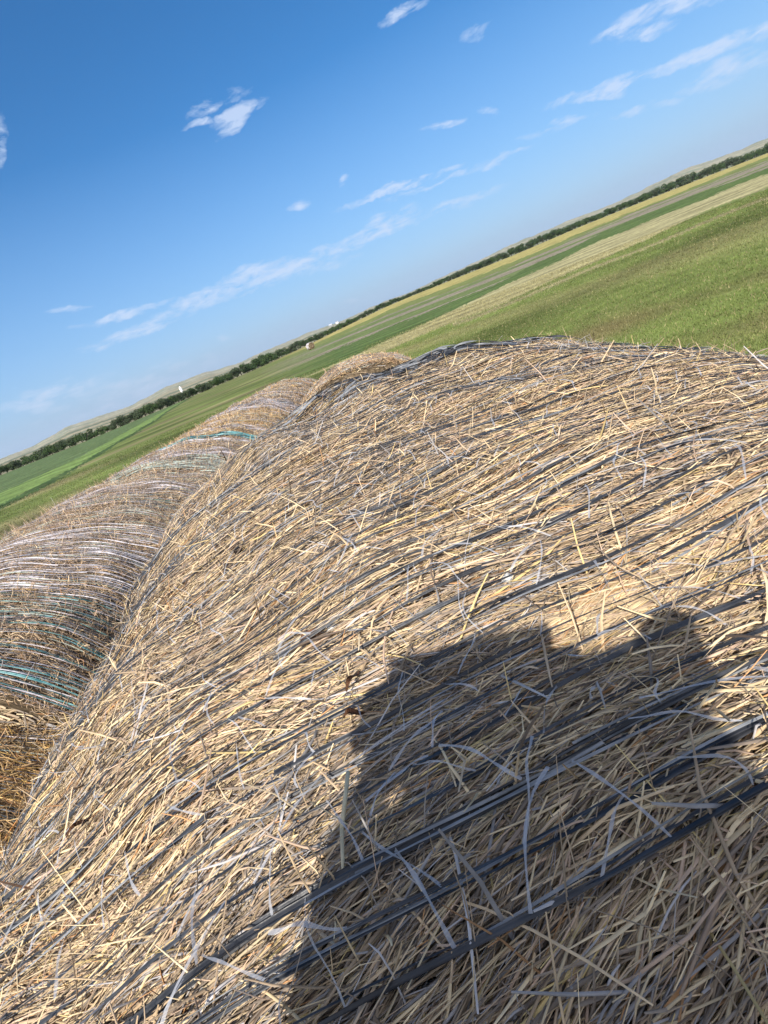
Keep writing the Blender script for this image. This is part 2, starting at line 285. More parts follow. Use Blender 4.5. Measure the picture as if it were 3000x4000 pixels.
def ground_mat(name, s1, s2):
    m, t, b = principled(name, (.1, .15, .05), .95, .08)
    at = t.nodes.new('ShaderNodeAttribute'); at.attribute_name = 'col'
    geo = t.nodes.new('ShaderNodeNewGeometry')
    def noise(sc, stretch, det, rot=0):
        mpn = t.nodes.new('ShaderNodeMapping'); mpn.inputs['Scale'].default_value = stretch; mpn.inputs['Rotation'].default_value = (0, 0, rot)
        t.links.new(geo.outputs['Position'], mpn.inputs[0])
        no = t.nodes.new('ShaderNodeTexNoise'); no.inputs['Scale'].default_value = sc; no.inputs['Detail'].default_value = det; no.inputs['Roughness'].default_value = .65
        t.links.new(mpn.outputs[0], no.inputs['Vector']); return no.outputs['Fac']
    a = noise(s1, (.35, 1, 1), 8, .25); b2 = noise(s2, (1, 1, 1), 6)
    mr = t.nodes.new('ShaderNodeMapRange'); mr.inputs['From Min'].default_value = .3; mr.inputs['From Max'].default_value = .7; mr.inputs['To Min'].default_value = .62; mr.inputs['To Max'].default_value = 1.4
    t.links.new(a, mr.inputs['Value'])
    mu = t.nodes.new('ShaderNodeVectorMath'); mu.operation = 'SCALE'; t.links.new(at.outputs['Color'], mu.inputs[0]); t.links.new(mr.outputs[0], mu.inputs['Scale'])
    mr2 = t.nodes.new('ShaderNodeMapRange'); mr2.inputs['From Min'].default_value = .52; mr2.inputs['From Max'].default_value = .75; mr2.inputs['To Max'].default_value = .5
    t.links.new(b2, mr2.inputs['Value'])
    mixn = t.nodes.new('ShaderNodeMix'); mixn.data_type = 'RGBA'; t.links.new(mr2.outputs[0], mixn.inputs[0]); t.links.new(mu.outputs[0], mixn.inputs[6]); mixn.inputs[7].default_value = (.24, .21, .10, 1)
    t.links.new(mixn.outputs[2], b.inputs['Base Color'])
    bn = t.nodes.new('ShaderNodeBump'); bn.inputs['Strength'].default_value = .5; bn.inputs['Distance'].default_value = .15
    t.links.new(a, bn.inputs['Height']); t.links.new(bn.outputs[0], b.inputs['Normal'])
    return m
ground = polar('ground', np.concatenate([[0.01], np.geomspace(1.2, 700, 420)]), ground_mat('field_ground', .55, 1.1))
tag(ground, kind='structure')
hills = polar('hills', np.concatenate([np.geomspace(700, 2400, 70), np.linspace(2450, 5000, 12)]), ground_mat('hill_ground', .02, .015))
tag(hills, kind='structure')

# grass blades on the field where single tufts still show
M_GRASS = attr_mat('grass_blades', .7, .15, 2, .3, .25)
def blades(n, r0, r1, a0, a1, rng, hs):
    a = rng.uniform(a0, a1, n); r = r0*(r1/r0)**rng.random(n)
    x = r*np.sin(np.radians(a)); y = r*np.cos(np.radians(a)); z = terr(a, r)
    h = hs*rng.uniform(.5, 1.4, n)*(1+.02*r); w = (.003+.0006*r)*rng.uniform(.6, 1.4, n)
    th = rng.uniform(0, 2*np.pi, n); lean = rng.uniform(.1, .9, n)*h; ph = rng.uniform(0, 2*np.pi, n)
    b = np.stack([x, y, z-.01], 1); s = np.stack([np.cos(th)*w, np.sin(th)*w, 0*w], 1)
    tip = b+np.stack([np.cos(ph)*lean, np.sin(ph)*lean, h], 1)
    V = np.stack([b-s, b+s, tip], 1).reshape(-1, 3); F = np.arange(3*n).reshape(-1, 3)
    base = gcol(a, r, rng)
    c = base*rng.uniform(.85, 1.3, (n, 1)); t = rng.random(n) < .12
    c[t] = np.array((.34, .29, .15))*rng.uniform(.7, 1.2, (t.sum(), 1))
    return V, F, np.repeat(c, 3, 0)
rg = np.random.default_rng(11)
V, F, c = blades(230000, 3.2, 30, -2, 42, rg, .028)
V2, F2, c2 = blades(60000, 7, 28, -46, -2, rg, .028)
g = mesh_np('grass', np.concatenate([V, V2]), np.concatenate([F, F2+len(V)]), M_GRASS, col=np.concatenate([c, c2]))
tag(g, kind='stuff')

# ------------------------------------------------------------------ bale surface
class Surf:
    def __init__(s, a, b, n, s0, s1, seed, bulge=.05, lump=.012, endr=.14):
        s.a, s.b, s.n, s.s0, s.s1, s.bulge, s.endr = a, b, n, s0, s1, bulge, endr
        th = np.linspace(-np.pi, np.pi, 4001)
        X = a*np.sign(np.sin(th))*np.abs(np.sin(th))**(2/n); Z = b*np.sign(np.cos(th))*np.abs(np.cos(th))**(2/n)
        L = np.concatenate([[0], np.cumsum(np.hypot(np.diff(X), np.diff(Z)))]); L -= np.interp(0, th, L)
        dx = np.gradient(X, L); dz = np.gradient(Z, L)
        nx, nz = -dz, dx
        k = np.sign(nx*X+nz*Z); nx *= k; nz *= k
        ker = np.ones(121)/121
        nx = np.convolve(np.pad(nx, 60, mode='wrap'), ker, 'valid'); nz = np.convolve(np.pad(nz, 60, mode='wrap'), ker, 'valid')
        q = np.hypot(nx, nz); s.nx, s.nz = nx/q, nz/q; s.X, s.Z, s.L = X, Z, L; s.half = L[-1]
        r = np.random.default_rng(seed); s.lump = lump
        s.w = [(r.uniform(4, 30), r.uniform(3, 16), r.uniform(0, 6.28), r.uniform(.3, 1)) for _ in range(14)]
        s.grooves = []
    def disp(s, S, U):
        d = 0
        for fs, fu, p, am in s.w: d = d+am*np.sin(fs*S+fu*U+p)*np.sin(fu*.7*S-fs*.5*U+2*p)
        return d*s.lump/2.2
    def at(s, S, U, e=0):
        x = np.interp(U, s.L, s.X); z = np.interp(U, s.L, s.Z); nx = np.interp(U, s.L, s.nx); nz = np.interp(U, s.L, s.nz)
        ed = np.minimum(S-s.s0, s.s1-S)
        f = np.clip(1-ed/s.endr, 0, 1); k = 1-s.bulge*f**2.4
        o = s.disp(S, U)+e
        return np.stack([x*k+nx*o, S+0*x, z*k+nz*o], -1), np.stack([nx, 0*nx, nz], -1)

PAL = np.array([(.72, .57, .35), (.58, .43, .26), (.42, .31, .20), (.27, .215, .165), (.56, .40, .28), (.52, .28, .12), (.66, .50, .22), (.40, .38, .37), (.15, .11, .08)])
def straws(sf, n, srng, urng, lrng, wrng, e0, e1, rng, segs=4, sd=14, stray=.08, w_pal=(.30, .22, .13, .10, .12, .04, .05, .03, .05), tint=(1, 1, 1), dens=None, lift=.009, fld=16, kapsd=.25):
    S0 = rng.uniform(*srng, n); U0 = rng.uniform(*urng, n)
    if dens is not None:
        k = rng.random(n) < dens(S0, U0); S0, U0 = S0[k], U0[k]; n = len(S0)
    L = rng.uniform(0, 1, n)**1.5*(lrng[1]-lrng[0])+lrng[0]; Wd = rng.uniform(0, 1, n)**2.0*(wrng[1]-wrng[0])+wrng[0]
    f1 = np.sin(U0*7+3*np.sin(S0*6))*np.sin(S0*11+U0*3)+.6*np.sin(U0*19+S0*23+1)
    ph = np.radians(fld*f1+sd*rng.standard_normal(n))
    st = rng.random(n) < stray; ph[st] = rng.uniform(-1.5, 1.5, st.sum())
    kap = rng.normal(0, kapsd, n); kap[st] *= 2.5
    m = segs+1; t = np.linspace(-.5, .5, m)
    P = ph[:, None]+kap[:, None]*t[None]*2
    ds = np.sin(P)*L[:, None]/segs; du = np.cos(P)*L[:, None]/segs
    S = S0[:, None]+np.cumsum(ds, 1)-ds.sum(1, keepdims=True)/2; U = U0[:, None]+np.cumsum(du, 1)-du.sum(1, keepdims=True)/2
    S = np.clip(S, sf.s0+.003*rng.random((n, 1)), sf.s1-.003*rng.random((n, 1)))
    ee = rng.uniform(e0, e1, n)
    tilt = rng.normal(0, lift*.45, n); tilt[st] = rng.normal(0, lift*1.6, st.sum()); ee[st] = np.abs(ee[st])*.5+e1*.6
    bow = rng.normal(0, lift*.5, n)
    E = ee[:, None]+tilt[:, None]*t[None]*2+bow[:, None]*(t[None]**2*4-.5)
    P3, Nn = sf.at(S.ravel(), U.ravel(), E.ravel()); P3 = P3.reshape(n, m, 3); Nn = Nn.reshape(n, m, 3)
    D = np.gradient(P3, axis=1); D /= np.linalg.norm(D, axis=2, keepdims=True)+1e-9
    side = np.cross(D, Nn); side /= np.linalg.norm(side, axis=2, keepdims=True)+1e-9
    nn = np.cross(side, D)
    rl = rng.normal(0, .5, n)[:, None, None]; sr = side*np.cos(rl)+nn*np.sin(rl); nr = nn*np.cos(rl)-side*np.sin(rl)
    tp = np.ones(m); tp[0] = tp[-1] = .55; w = (Wd[:, None]*tp[None])[:, :, None]
    flat = np.where(rng.random(n) < .3, .12, .45)[:, None, None]
    V = np.stack([P3-sr*w*.5, P3-sr*w*.22+nr*w*flat, P3+sr*w*.22+nr*w*flat, P3+sr*w*.5], 2)
    V = V.reshape(-1, 3)
    b = (np.arange(n)*m*4)[:, None, None]+(np.arange(segs)*4)[None, :, None]+np.arange(3)[None, None, :]
    b = b.ravel(); F = np.stack([b, b+1, b+5, b+4], 1)
    wp = np.array(w_pal); wp = wp/wp.sum(); ci = rng.choice(len(PAL), n, p=wp)
    # weathered clumps differ in tone
    cl = .5+.5*np.sin(U0*9+4*np.sin(S0*7)); mixg = (cl > .78)
    sw = mixg & (rng.random(n) < .45); ci[sw] = rng.choice([2, 3, 7], sw.sum())
    depth = np.clip((ee-e0)/(e1-e0), 0, 1)
    cc = PAL[ci]*(rng.uniform(.58, 1.34, (n, 1)))*np.array(tint)*np.array((.985, .975, .975))
    return V, F, np.repeat(cc, m*4, 0)
def cat(parts):
    off = 0; Vs, Fs, Cs = [], [], []
    for V, F, c in parts: Vs.append(V); Fs.append(F+off); Cs.append(c); off += len(V)
    return np.concatenate(Vs), np.concatenate(Fs), np.concatenate(Cs)
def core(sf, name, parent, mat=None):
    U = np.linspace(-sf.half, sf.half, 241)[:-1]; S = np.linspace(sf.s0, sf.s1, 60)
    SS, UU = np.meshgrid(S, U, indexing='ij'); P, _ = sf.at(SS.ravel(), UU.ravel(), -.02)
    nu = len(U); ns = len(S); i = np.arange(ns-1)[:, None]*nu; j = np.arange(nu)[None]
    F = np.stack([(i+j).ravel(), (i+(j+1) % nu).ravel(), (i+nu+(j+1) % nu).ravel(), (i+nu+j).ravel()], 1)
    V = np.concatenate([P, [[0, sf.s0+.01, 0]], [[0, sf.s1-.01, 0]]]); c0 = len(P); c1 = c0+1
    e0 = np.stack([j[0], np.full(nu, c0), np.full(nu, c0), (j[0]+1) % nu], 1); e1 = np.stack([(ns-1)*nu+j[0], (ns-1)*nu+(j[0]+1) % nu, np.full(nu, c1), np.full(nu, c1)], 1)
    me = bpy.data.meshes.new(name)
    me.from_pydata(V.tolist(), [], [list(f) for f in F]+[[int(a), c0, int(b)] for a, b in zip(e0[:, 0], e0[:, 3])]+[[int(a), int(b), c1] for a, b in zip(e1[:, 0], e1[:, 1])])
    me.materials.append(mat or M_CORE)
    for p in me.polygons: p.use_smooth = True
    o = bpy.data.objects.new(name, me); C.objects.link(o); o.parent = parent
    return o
def end_straws(sf, n, s, rng, sgn, **kw):
    """coiled stalks showing on a flat end of the bale"""
    r = np.sqrt(rng.random(n)); th = rng.uniform(-math.pi, math.pi, n); L = rng.uniform(.05, .16, n); m = 4
    t = np.linspace(-.5, .5, m)
    T = th[:, None]+L[:, None]*t[None]/(np.maximum(r, .15)[:, None]*sf.a)*rng.choice([1, .5, -.6], n)[:, None]
    R_ = r[:, None]+rng.normal(0, .05, n)[:, None]*t[None]
    R_ = np.clip(R_, 0, .985)*(1-sf.bulge)
    X = sf.a*np.sin(T)*R_; Z = sf.b*np.cos(T)*R_; Y = s+sgn*(rng.uniform(-.01, .012, n)[:, None]+rng.normal(0, .012, n)[:, None]*t[None]*2)
    P3 = np.stack([X, Y, Z], 2); D = np.gradient(P3, axis=1); D /= np.linalg.norm(D, axis=2, keepdims=True)+1e-9
    Nn = np.zeros_like(P3); Nn[..., 1] = sgn; side = np.cross(D, Nn); w = rng.uniform(.0012, .0035, n)[:, None, None]
    V = np.stack([P3-side*w, P3-side*w*.4+Nn*w, P3+side*w*.4+Nn*w, P3+side*w], 2).reshape(-1, 3)
    b = ((np.arange(n)*m*4)[:, None, None]+(np.arange(m-1)*4)[None, :, None]+np.arange(3)[None, None, :]).ravel()
    F = np.stack([b, b+1, b+5, b+4], 1)
    cc = PAL[rng.choice(len(PAL), n, p=[.2, .25, .2, .15, .08, .03, .04, .03, .02])]*rng.uniform(.7, 1.1, (n, 1))
    return V, F, np.repeat(cc, m*4, 0)
def strand(sf, s, u0, u1, w, e, rng, fold=.5, wob=.0016, step=.012, dip=.004, breaks=0.):
    """one crumpled ribbon of net running round the bale; 4 points across"""
    n = max(8, int((u1-u0)/step)); U = np.linspace(u0, u1, n)
    ph = rng.uniform(0, 6.28, 6)
    S = s+wob*(np.sin(U*5+ph[0])+.5*np.sin(U*13+ph[1]))
    ww = w*(1+.25*np.sin(U*17+ph[2])+.2*np.sin(U*41+ph[3]))*(.6+.4*np.abs(np.sin(U*7+ph[4])))
    E = e+dip*np.sin(U*9+ph[5])+dip*.6*np.sin(U*23+ph[0])
    tw = fold*np.sin(U*11+ph[1])+.3*np.sin(U*29+ph[2])
    P, Nn = sf.at(S, U, E)
    ax = np.zeros_like(P); ax[:, 1] = 1
    dr = ax*np.cos(tw)[:, None]+Nn*np.sin(tw)[:, None]; nn = Nn*np.cos(tw)[:, None]-ax*np.sin(tw)[:, None]
    k = ww[:, None]
    V = np.stack([P-dr*k*.5, P-dr*k*.15+nn*k*.28, P+dr*k*.2-nn*k*.05, P+dr*k*.5+nn*k*.12], 1).reshape(-1, 3)
    b = ((np.arange(n-1)*4)[:, None]+np.arange(3)[None]).ravel()
    F = np.stack([b, b+1, b+5, b+4], 1)
    if breaks:
        keep = np.repeat(np.sin(U[:-1]*6+ph[3])+.6*np.sin(U[:-1]*15+ph[5]) > -1.6+3*breaks, 3); F = F[keep]
    return V, F, np.zeros((len(V), 3))
def lace(sf, sa, ua, sb, ub, w, e, rng, n=9, sag=.002, wig=1.):
    t = np.linspace(0, 1, n); j = rng.normal(0, 1, 4)
    S = sa+(sb-sa)*t+(.0012*j[0]*np.sin(t*math.pi)+.0005*j[1]*np.sin(t*9))*wig; U = ua+(ub-ua)*t+(.003*j[2]*np.sin(t*math.pi)+.0008*j[3]*np.sin(t*7))*wig
    P, Nn = sf.at(S, U, e+sag*np.sin(t*math.pi)*2)
    D = np.gradient(P, axis=0); D /= np.linalg.norm(D, axis=1, keepdims=True); side = np.cross(D, Nn)
    tw = (rng.normal(0, .4)+rng.normal(0, .5)*np.sin(t*5))[:, None]; side = side*np.cos(tw)+Nn*np.sin(tw)
    k = (w*(.8+.3*np.sin(t*13+j[0])))[:, None]
    V = np.stack([P-side*k*.5, P+side*k*.5], 1).reshape(-1, 3); b = np.arange(n-1)*2
    return V, np.stack([b, b+1, b+3, b+2], 1), np.zeros((2*n, 3))

# ------------------------------------------------------------------ near bale
def bale_empty(xc, yc, zc, yaw, tilt, b):
    o = empty('hay_bale', (xc, yc, zc-b), (tilt, 0, yaw)); return o
A1, B1, N1 = .852, .6086, 2.303
near = empty('hay_bale', (0.155, 0, ZC-.8345), (0.0563, 0, 0.1758))
tag(near, 'large near round hay bale with dark net strands, filling the foreground', 'hay bale', 'round hay bales in two rows on the field')
sf = Surf(A1, B1, N1, -.12, 1.5, 5, bulge=.04, lump=.010, endr=.16)
rs = np.random.default_rng(21)
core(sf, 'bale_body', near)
KW = dict(kapsd=.14, fld=13)
parts = [straws(sf, 46000, (-.12, .75), (-1.35, 1.25), (.03, .11), (.0007, .0021), -.016, -.003, rs, 4, **KW),
         straws(sf, 135000, (-.12, .75), (-1.30, 1.20), (.018, .11), (.0005, .0018), -.006, .003, rs, 4, sd=12, stray=.035, lift=.006, **KW),
         straws(sf, 26000, (.70, 1.5), (-1.4, 1.25), (.03, .11), (.0008, .0026), -.018, -.003, rs, 3, **KW),
         straws(sf, 72000, (.70, 1.5), (-1.35, 1.25), (.015, .09), (.0006, .0021), -.006, .003, rs, 3, sd=12, stray=.05, lift=.006, **KW),
         straws(sf, 42000, (-.06, .32), (-.9, .8), (.012, .075), (.0004, .0013), -.004, .0035, rs, 4, sd=12, stray=.05, **KW),
         straws(sf, 500, (-.12, 1.5), (-1.35, 1.25), (.012, .04), (.0005, .0012), .002, .005, rs, 5, sd=50, stray=.5, lift=.004),
         straws(sf, 500, (-.12, 1.45), (-1.2, 1.2), (.04, .11), (.0010, .0020), .002, .006, rs, 5, sd=14, stray=.12, lift=.006, kapsd=.15),
         end_straws(sf, 3000, sf.s0, rs, -1), end_straws(sf, 3000, sf.s1, rs, 1)]
V, F, c = cat(parts)
mesh_np('straw', V, F, M_STRAW, near, col=c)
# net: strands round the bale
dk, gr, lc = [], [], []
ss = []
s = .172
while s < 1.47:
    ss.append(s); s += .0215*rs.uniform(.85, 1.15)
for i, s in enumerate(ss):
    vis = np.clip((1.6-s)/.55, 0, 1)
    w = rs.uniform(.0018, .0030)*(1+.35*max(0, s-.4))
    e = .0058*vis+.0004
    br = .02+.34*(1-vis)
    dk.append(strand(sf, s, -1.3, 1.15, w, e+.001, rs, breaks=br, dip=.0020))
    dk.append(strand(sf, s+rs.uniform(.0022, .0042), -1.3, 1.15, w*.6, e, rs, breaks=br+.06, dip=.0025))
    if rs.random() < .5: gr.append(strand(sf, s-rs.uniform(.001, .003), -1.3, 1.15, w*.5, e+.0012, rs, breaks=br+.22))
for s_, w_ in ((.1745, .0024), (.194, .0018), (.2125, .0024), (.2155, .0026), (.2190, .0018)):
    dk.append(strand(sf, s_, -1.3, 1.15, w_, .0065, rs, fold=1.1, dip=.003, wob=.0022)); gr.append(strand(sf, s_-.001, -1.3, 1.15, w_*.5, .0085, rs, breaks=.35, fold=1.1))
# bunched wrap at the far edge
for k in range(280):
    s0_ = 1.495-rs.uniform(0, .22)**1.0; u_ = rs.normal(.10, .22); L_ = rs.uniform(.05, .22); tl = rs.normal(0, .05)
    (gr if rs.random() < .55 else dk).append(lace(sf, s0_, u_, min(1.497, s0_+tl), u_+L_, rs.uniform(.002, .007), rs.uniform(.002, .013), rs, n=12, sag=rs.uniform(0, .003), wig=5))
for i in range(len(ss)-1):
    vis = np.clip((1.3-ss[i])/1.0, 0, 1)
    u = -1.2
    while u < 1.1:
        u += rs.uniform(.022, .08)
        if rs.random() > .55+.3*vis: continue
        j = min(len(ss)-1, i+(1 if rs.random() < .6 else 2)); du = rs.choice([-1, 1])*rs.uniform(.004, .035)
        lc.append(lace(sf, ss[i], u, ss[j], u+du, rs.uniform(.0011, .0020), .005+.006*rs.random()*vis+.002, rs))
# long loose strips in the foreground
for k in range(16):
    s_ = rs.uniform(.10, .3); u = rs.uniform(-.6, .35)
    lc.append(lace(sf, s_, u, s_+rs.uniform(-.05, .05), u+rs.uniform(-.07, .09), rs.uniform(.0013, .0020), .009, rs, n=14, sag=.002))
def net(lst, mat, parent, name='net_wrap'):
    V, F, _ = cat(lst); return mesh_np(name, V, F, mat, parent, smooth=False)
net(dk, M_DARK, near); net(gr, M_GREY, near); net(lc, M_LACE, near, 'net_lacing')

# ------------------------------------------------------------------ the other bales
def far_bale(xc, y0, y1, zcrest, a, b, yaw, label, seed, nst, tint, bands, wl=(.02, .07), ww=(.0015, .004), pal=None, tilt=0, urng=(-.75, 1.25), bulge=.05, dens_e=.006, stray=.12, lump=.012, endr=.14, dcol=None):
    o = empty('hay_bale', (xc, y0, zcrest-b), (tilt, 0, yaw))
    tag(o, label, 'hay bale', 'round hay bales in two rows on the field')
    s_ = Surf(a, b, 2.15, 0, y1-y0, seed, bulge=bulge, lump=lump, endr=endr); r = np.random.default_rng(seed)
    core(s_, 'bale_body', o)
    pl = pal or (.2, .24, .22, .14, .08, .03, .04, .03, .02)
    L = y1-y0
    ps = [straws(s_, int(nst*.55), (0, L), urng, wl, ww, -.02, .0, r, 3, w_pal=pl, tint=tint, stray=stray),
          straws(s_, int(nst*.42), (0, L), urng, wl, ww, -.004, dens_e, r, 3, w_pal=pl, tint=tint, sd=22, stray=stray*1.5),
          straws(s_, int(nst*.02), (0, L), urng, (wl[0], wl[1]*.8), ww, .0, .012, r, 3, w_pal=pl, tint=tint, sd=60, stray=.8, lift=.016),
          end_straws(s_, int(nst*.06), 0, r, -1), end_straws(s_, int(nst*.04), L, r, 1)]
    V, F, c = cat(ps); mesh_np('straw', V, F, M_STRAW, o, col=c)
    bym = {}
    for (s0, s1, step, w, mat, e, br) in bands:
        q = s0
        while q < s1:
            bym.setdefault(mat.name, (mat, []))[1].append(strand(s_, q, urng[0], urng[1], w*r.uniform(.7, 1.2), e+.004, r, breaks=br, dip=.003, wob=.0012, step=.02)); q += step*r.uniform(.75, 1.25)
    q = .01
    while q < L-.01:
        m_ = (M_LILAC, M_GREY, M_PALET)[int(r.integers(0, 3))]
        bym.setdefault(m_.name, (m_, []))[1].append(strand(s_, q, urng[0], urng[1], .0022+.0004*y0, .006, r, breaks=.22, dip=.002, wob=.001, step=.02)); q += .011+.002*y0
    for mat, lst in bym.values(): net(lst, mat, o)
    return o, s_
# left row
BROWN = (.10, .20, .27, .22, .08, .02, .03, .05, .05)
GOLD = (.22, .26, .14, .06, .08, .06, .16, .01, .02)
far_bale(-1.62, -.55, .97, ZC-.47, .82, .56, 0, 'golden hay bale without net, low at the left edge below the teal banded bale', 41, 56000, (.95, .82, .60), [], (.04, .14), (.0012, .003), GOLD, urng=(-.3, 1.45), bulge=.10, stray=.3, lump=.02, endr=.22)
far_bale(-1.82, .98, 2.74, ZC-.29, .85, .57, 0, 'left bale wound with teal strands at its near end and white strands behind them', 42, 120000, (1.0, .96, .95),
         [(.015, .09, .011, .0045, M_TEALB, .006, .08), (.02, .10, .02, .003, M_WHITE, .007, .3), (.13, .42, .030, .0038, M_TEAL, .004, .15), (.14, .42, .045, .003, M_TEALB, .005, .35), (.16, .42, .04, .003, M_DARK, .003, .2),
          (.40, .98, .026, .0036, M_WHITE, .005, .06), (.42, .98, .033, .003, M_LILAC, .005, .15), (1.0, 1.45, .03, .003, M_DARK, .0, .42), (1.2, 1.35, .03, .003, M_TEAL, .001, .4), (1.36, 1.58, .018, .004, M_LILAC, .004, .1)],
         (.015, .045), (.0009, .0024), (.16, .24, .24, .18, .08, .02, .03, .04, .03), stray=.08, urng=(-.75, 1.25), lump=.009)
far_bale(-1.82, 2.75, 3.88, ZC-.32, .84, .57, 0, 'left row bale in pale green and lilac net with bright teal band at far end', 43, 52000, (1.0, .96, .93),
         [(.01, .09, .022, .007, M_PALET, .004, .1), (.12, .42, .008, .006, M_PALET, .003, .12), (.40, .60, .008, .005, M_LILAC, .004, .15), (.62, .86, .03, .004, M_LILAC, .002, .35), (.86, .93, .010, .007, M_WHITE, .005, .2), (.95, 1.06, .009, .009, M_TEALB, .008, .02)],
         (.02, .05), (.0014, .0036), BROWN, stray=.14)
far_bale(-1.82, 3.90, 5.10, ZC-.34, .83, .57, 0, 'left row bale with an ochre straw fringe just beyond the bright teal band', 44, 28000, (.95, .87, .76),
         [(.22, .32, .010, .006, M_LILAC, .004, .2), (.5, .7, .02, .004, M_LILAC, .002, .4)], (.025, .07), (.0018, .0045), GOLD, stray=.2, bulge=.06)
far_bale(-1.82, 5.12, 6.22, ZC-.35, .83, .57, 0, 'grey banded bale, fourth of the net wrapped bales in the left row', 45, 16000, (1.0, .96, .95),
         [(.0, .12, .010, .007, M_LILAC, .004, .1), (.2, .55, .014, .007, M_LILAC, .004, .1), (.35, .5, .016, .008, M_GREY, .004, .2)], (.02, .06), (.0025, .006), BROWN)
far_bale(-1.80, 6.24, 7.10, ZC-.37, .82, .57, 0, 'small looking tan bale second from the far end of the left row', 46, 9000, (.92, .84, .75), [(.1, .2, .015, .006, M_LILAC, .003, .3)], (.02, .06), (.003, .007), None)
far_bale(-1.78, 7.12, 8.10, ZC-.39, .81, .57, 0, 'farthest plain tan bale at the end of the left row', 47, 8000, (.92, .84, .75), [], (.02, .06), (.003, .007), None)
# right row beyond the near bale: only the last one shows over it
far_bale(-.36, 5.0, 6.25, ZC-.372, .80, .58, .06, 'smooth tan bale peeking over the far left corner of the near bale', 48, 16000, (.95, .86, .76), [], (.02, .06), (.003, .007), None, urng=(-1.2, 1.1), bulge=.07)

# ------------------------------------------------------------------ small things lying on the bales
def surf_hit(d, eoff=0):
    """point of the near bale's skin along a direction from the lens (to lay a thing where the photo shows it)"""
    M = near.matrix_basis.inverted(); o = M @ Vector((0, 0, ZC)); dd = (M.to_3x3() @ Vector(d)).normalized()
    t = .05
    while t < 4:
        p = o+dd*t; F_ = (abs(p.x/A1)**N1+abs(p.z/B1)**N1)**(1/N1)
        if F_ < 1.0: break
        t += .002
    return near.matrix_basis @ p
def blob(name, loc, r, mat, squash=.6, seed=0, parent=None, stretch=(1, 1)):
    bm = bmesh.new(); bmesh.ops.create_icosphere(bm, subdivisions=3, radius=r); rr = random.Random(seed)
    ph = [rr.uniform(0, 6) for _ in range(6)]
    for v_ in bm.verts:
        q = v_.co/r; k = 1+.22*math.sin(q.x*4+ph[0])*math.sin(q.y*5+ph[1])+.14*math.sin(q.z*9+ph[2]+q.x*7)+.08*math.sin(q.y*17+ph[3])
        v_.co = Vector((q.x*stretch[0], q.y*stretch[1], q.z*squash))*r*k
    me = bpy.data.meshes.new(name); bm.to_mesh(me); bm.free(); me.materials.append(mat)
    for p in me.polygons: p.use_smooth = True
    o = bpy.data.objects.new(name, me); C.objects.link(o)
    if parent: o.parent = parent
    o.location = loc
    return o
near_mw = near.matrix_basis
M_PUFF = noisy('white_fluff', (.62, .60, .56), (.85, .84, .80), 180, .9, .1, bump=.6)
M_BRN = noisy('brown_husk', (.10, .045, .025), (.25, .12, .06), 150, .7, .3, bump=.6)
M_BLK = noisy('black_clod', (.012, .010, .010), (.05, .04, .035), 200, .9, .1, bump=.8)
def lay(name, d, r, mat, label, cat_, seed, squash=.6, stretch=(1, 1), rot=0):
    p = surf_hit(d); o = blob(name, p+Vector((0, 0, r*.5)), r, mat, squash, seed, None, stretch)
    o.rotation_euler = (0, 0, rot); tag(o, label, cat_); return o
o1 = lay('seed_fluff', (0.0743, 0.8333, -0.5477), .0045, M_PUFF, 'small white fluffy tuft on the near bale just above the head shaped shadow', 'fluff', 1)
o2 = lay('seed_fluff', (-0.2839, 0.8113, -0.5112), .0045, M_PUFF, 'small white tuft with a brown husk beneath it, left of the shadow', 'fluff', 2)
o3 = lay('seed_fluff', (-0.6345, 0.6636, -0.3962), .0045, M_PUFF, 'small white tuft near the left flank of the near bale by the teal banded bale', 'fluff', 3)
lay('husk', (-0.325, 0.80, -0.505), .006, M_BRN, 'brown husk capped with white, left of the paired white tuft', 'husk', 4, .6, (1.6, 1), .4)
lay('dirt_clod', (-0.3997, 0.8637, -0.3072), .005, M_BLK, 'black crumb of dirt on the upper left flank of the near bale', 'dirt', 5, .8, (1.3, 1))
def leaf(d, L, w, label, rot):
    p = surf_hit(d); bm = bmesh.new(); n = 8; rows = []
    for i in range(n+1):
        t = i/n; ww = w*math.sin(math.pi*min(.97, max(.06, t)))**.7; zz = .006+.004*math.sin(t*5)
        rows.append([bm.verts.new(((t-.5)*L, ww*k, zz+abs(k)*.5*w)) for k in (-.5, 0, .5)])
    for i in range(n):
        for k in range(2): bm.faces.new((rows[i][k], rows[i+1][k], rows[i+1][k+1], rows[i][k+1]))
    bmesh.ops.solidify(bm, geom=bm.faces[:], thickness=.0006)
    me = bpy.data.meshes.new('dry_leaf'); bm.to_mesh(me); bm.free(); me.materials.append(M_BRN)
    o = bpy.data.objects.new('dry_leaf', me); C.objects.link(o); o.location = p; o.rotation_euler = (.2, 0, rot)
    tag(o, label, 'leaf')
leaf((-0.2738, 0.747, -0.6059), .022, .0045, 'curled red brown dry leaf at the left rim of the head shaped shadow', 1.2)
leaf((-0.2845, 0.7064, -0.6481), .013, .005, 'short dark brown leaf fragment inside the left part of the shadow', .2)
leaf((-0.6773, 0.5195, -0.521), .022, .005, 'brown dry leaf on the lower left flank of the near bale', .9)
def stalk(d0, d1, w, label):
    a_ = surf_hit(d0)+Vector((0, 0, .014)); b_ = surf_hit(d1)+Vector((0, 0, .010)); bm_ = MB()
    mid = (a_+b_)/2+Vector((0, 0, .006)); bm_.cyl(a_-a_, mid-a_, w*.7, w*.6, 8); bm_.cyl(mid-a_, b_-a_, w*.6, w*.3, 8)
    o = bm_.build('straw_stalk', M_STALK, None, True); o.location = a_; tag(o, label, 'straw stalk')
M_STALK = noisy('pale_straw_stalk', (.50, .42, .26), (.68, .58, .38), 120, .5, .4)
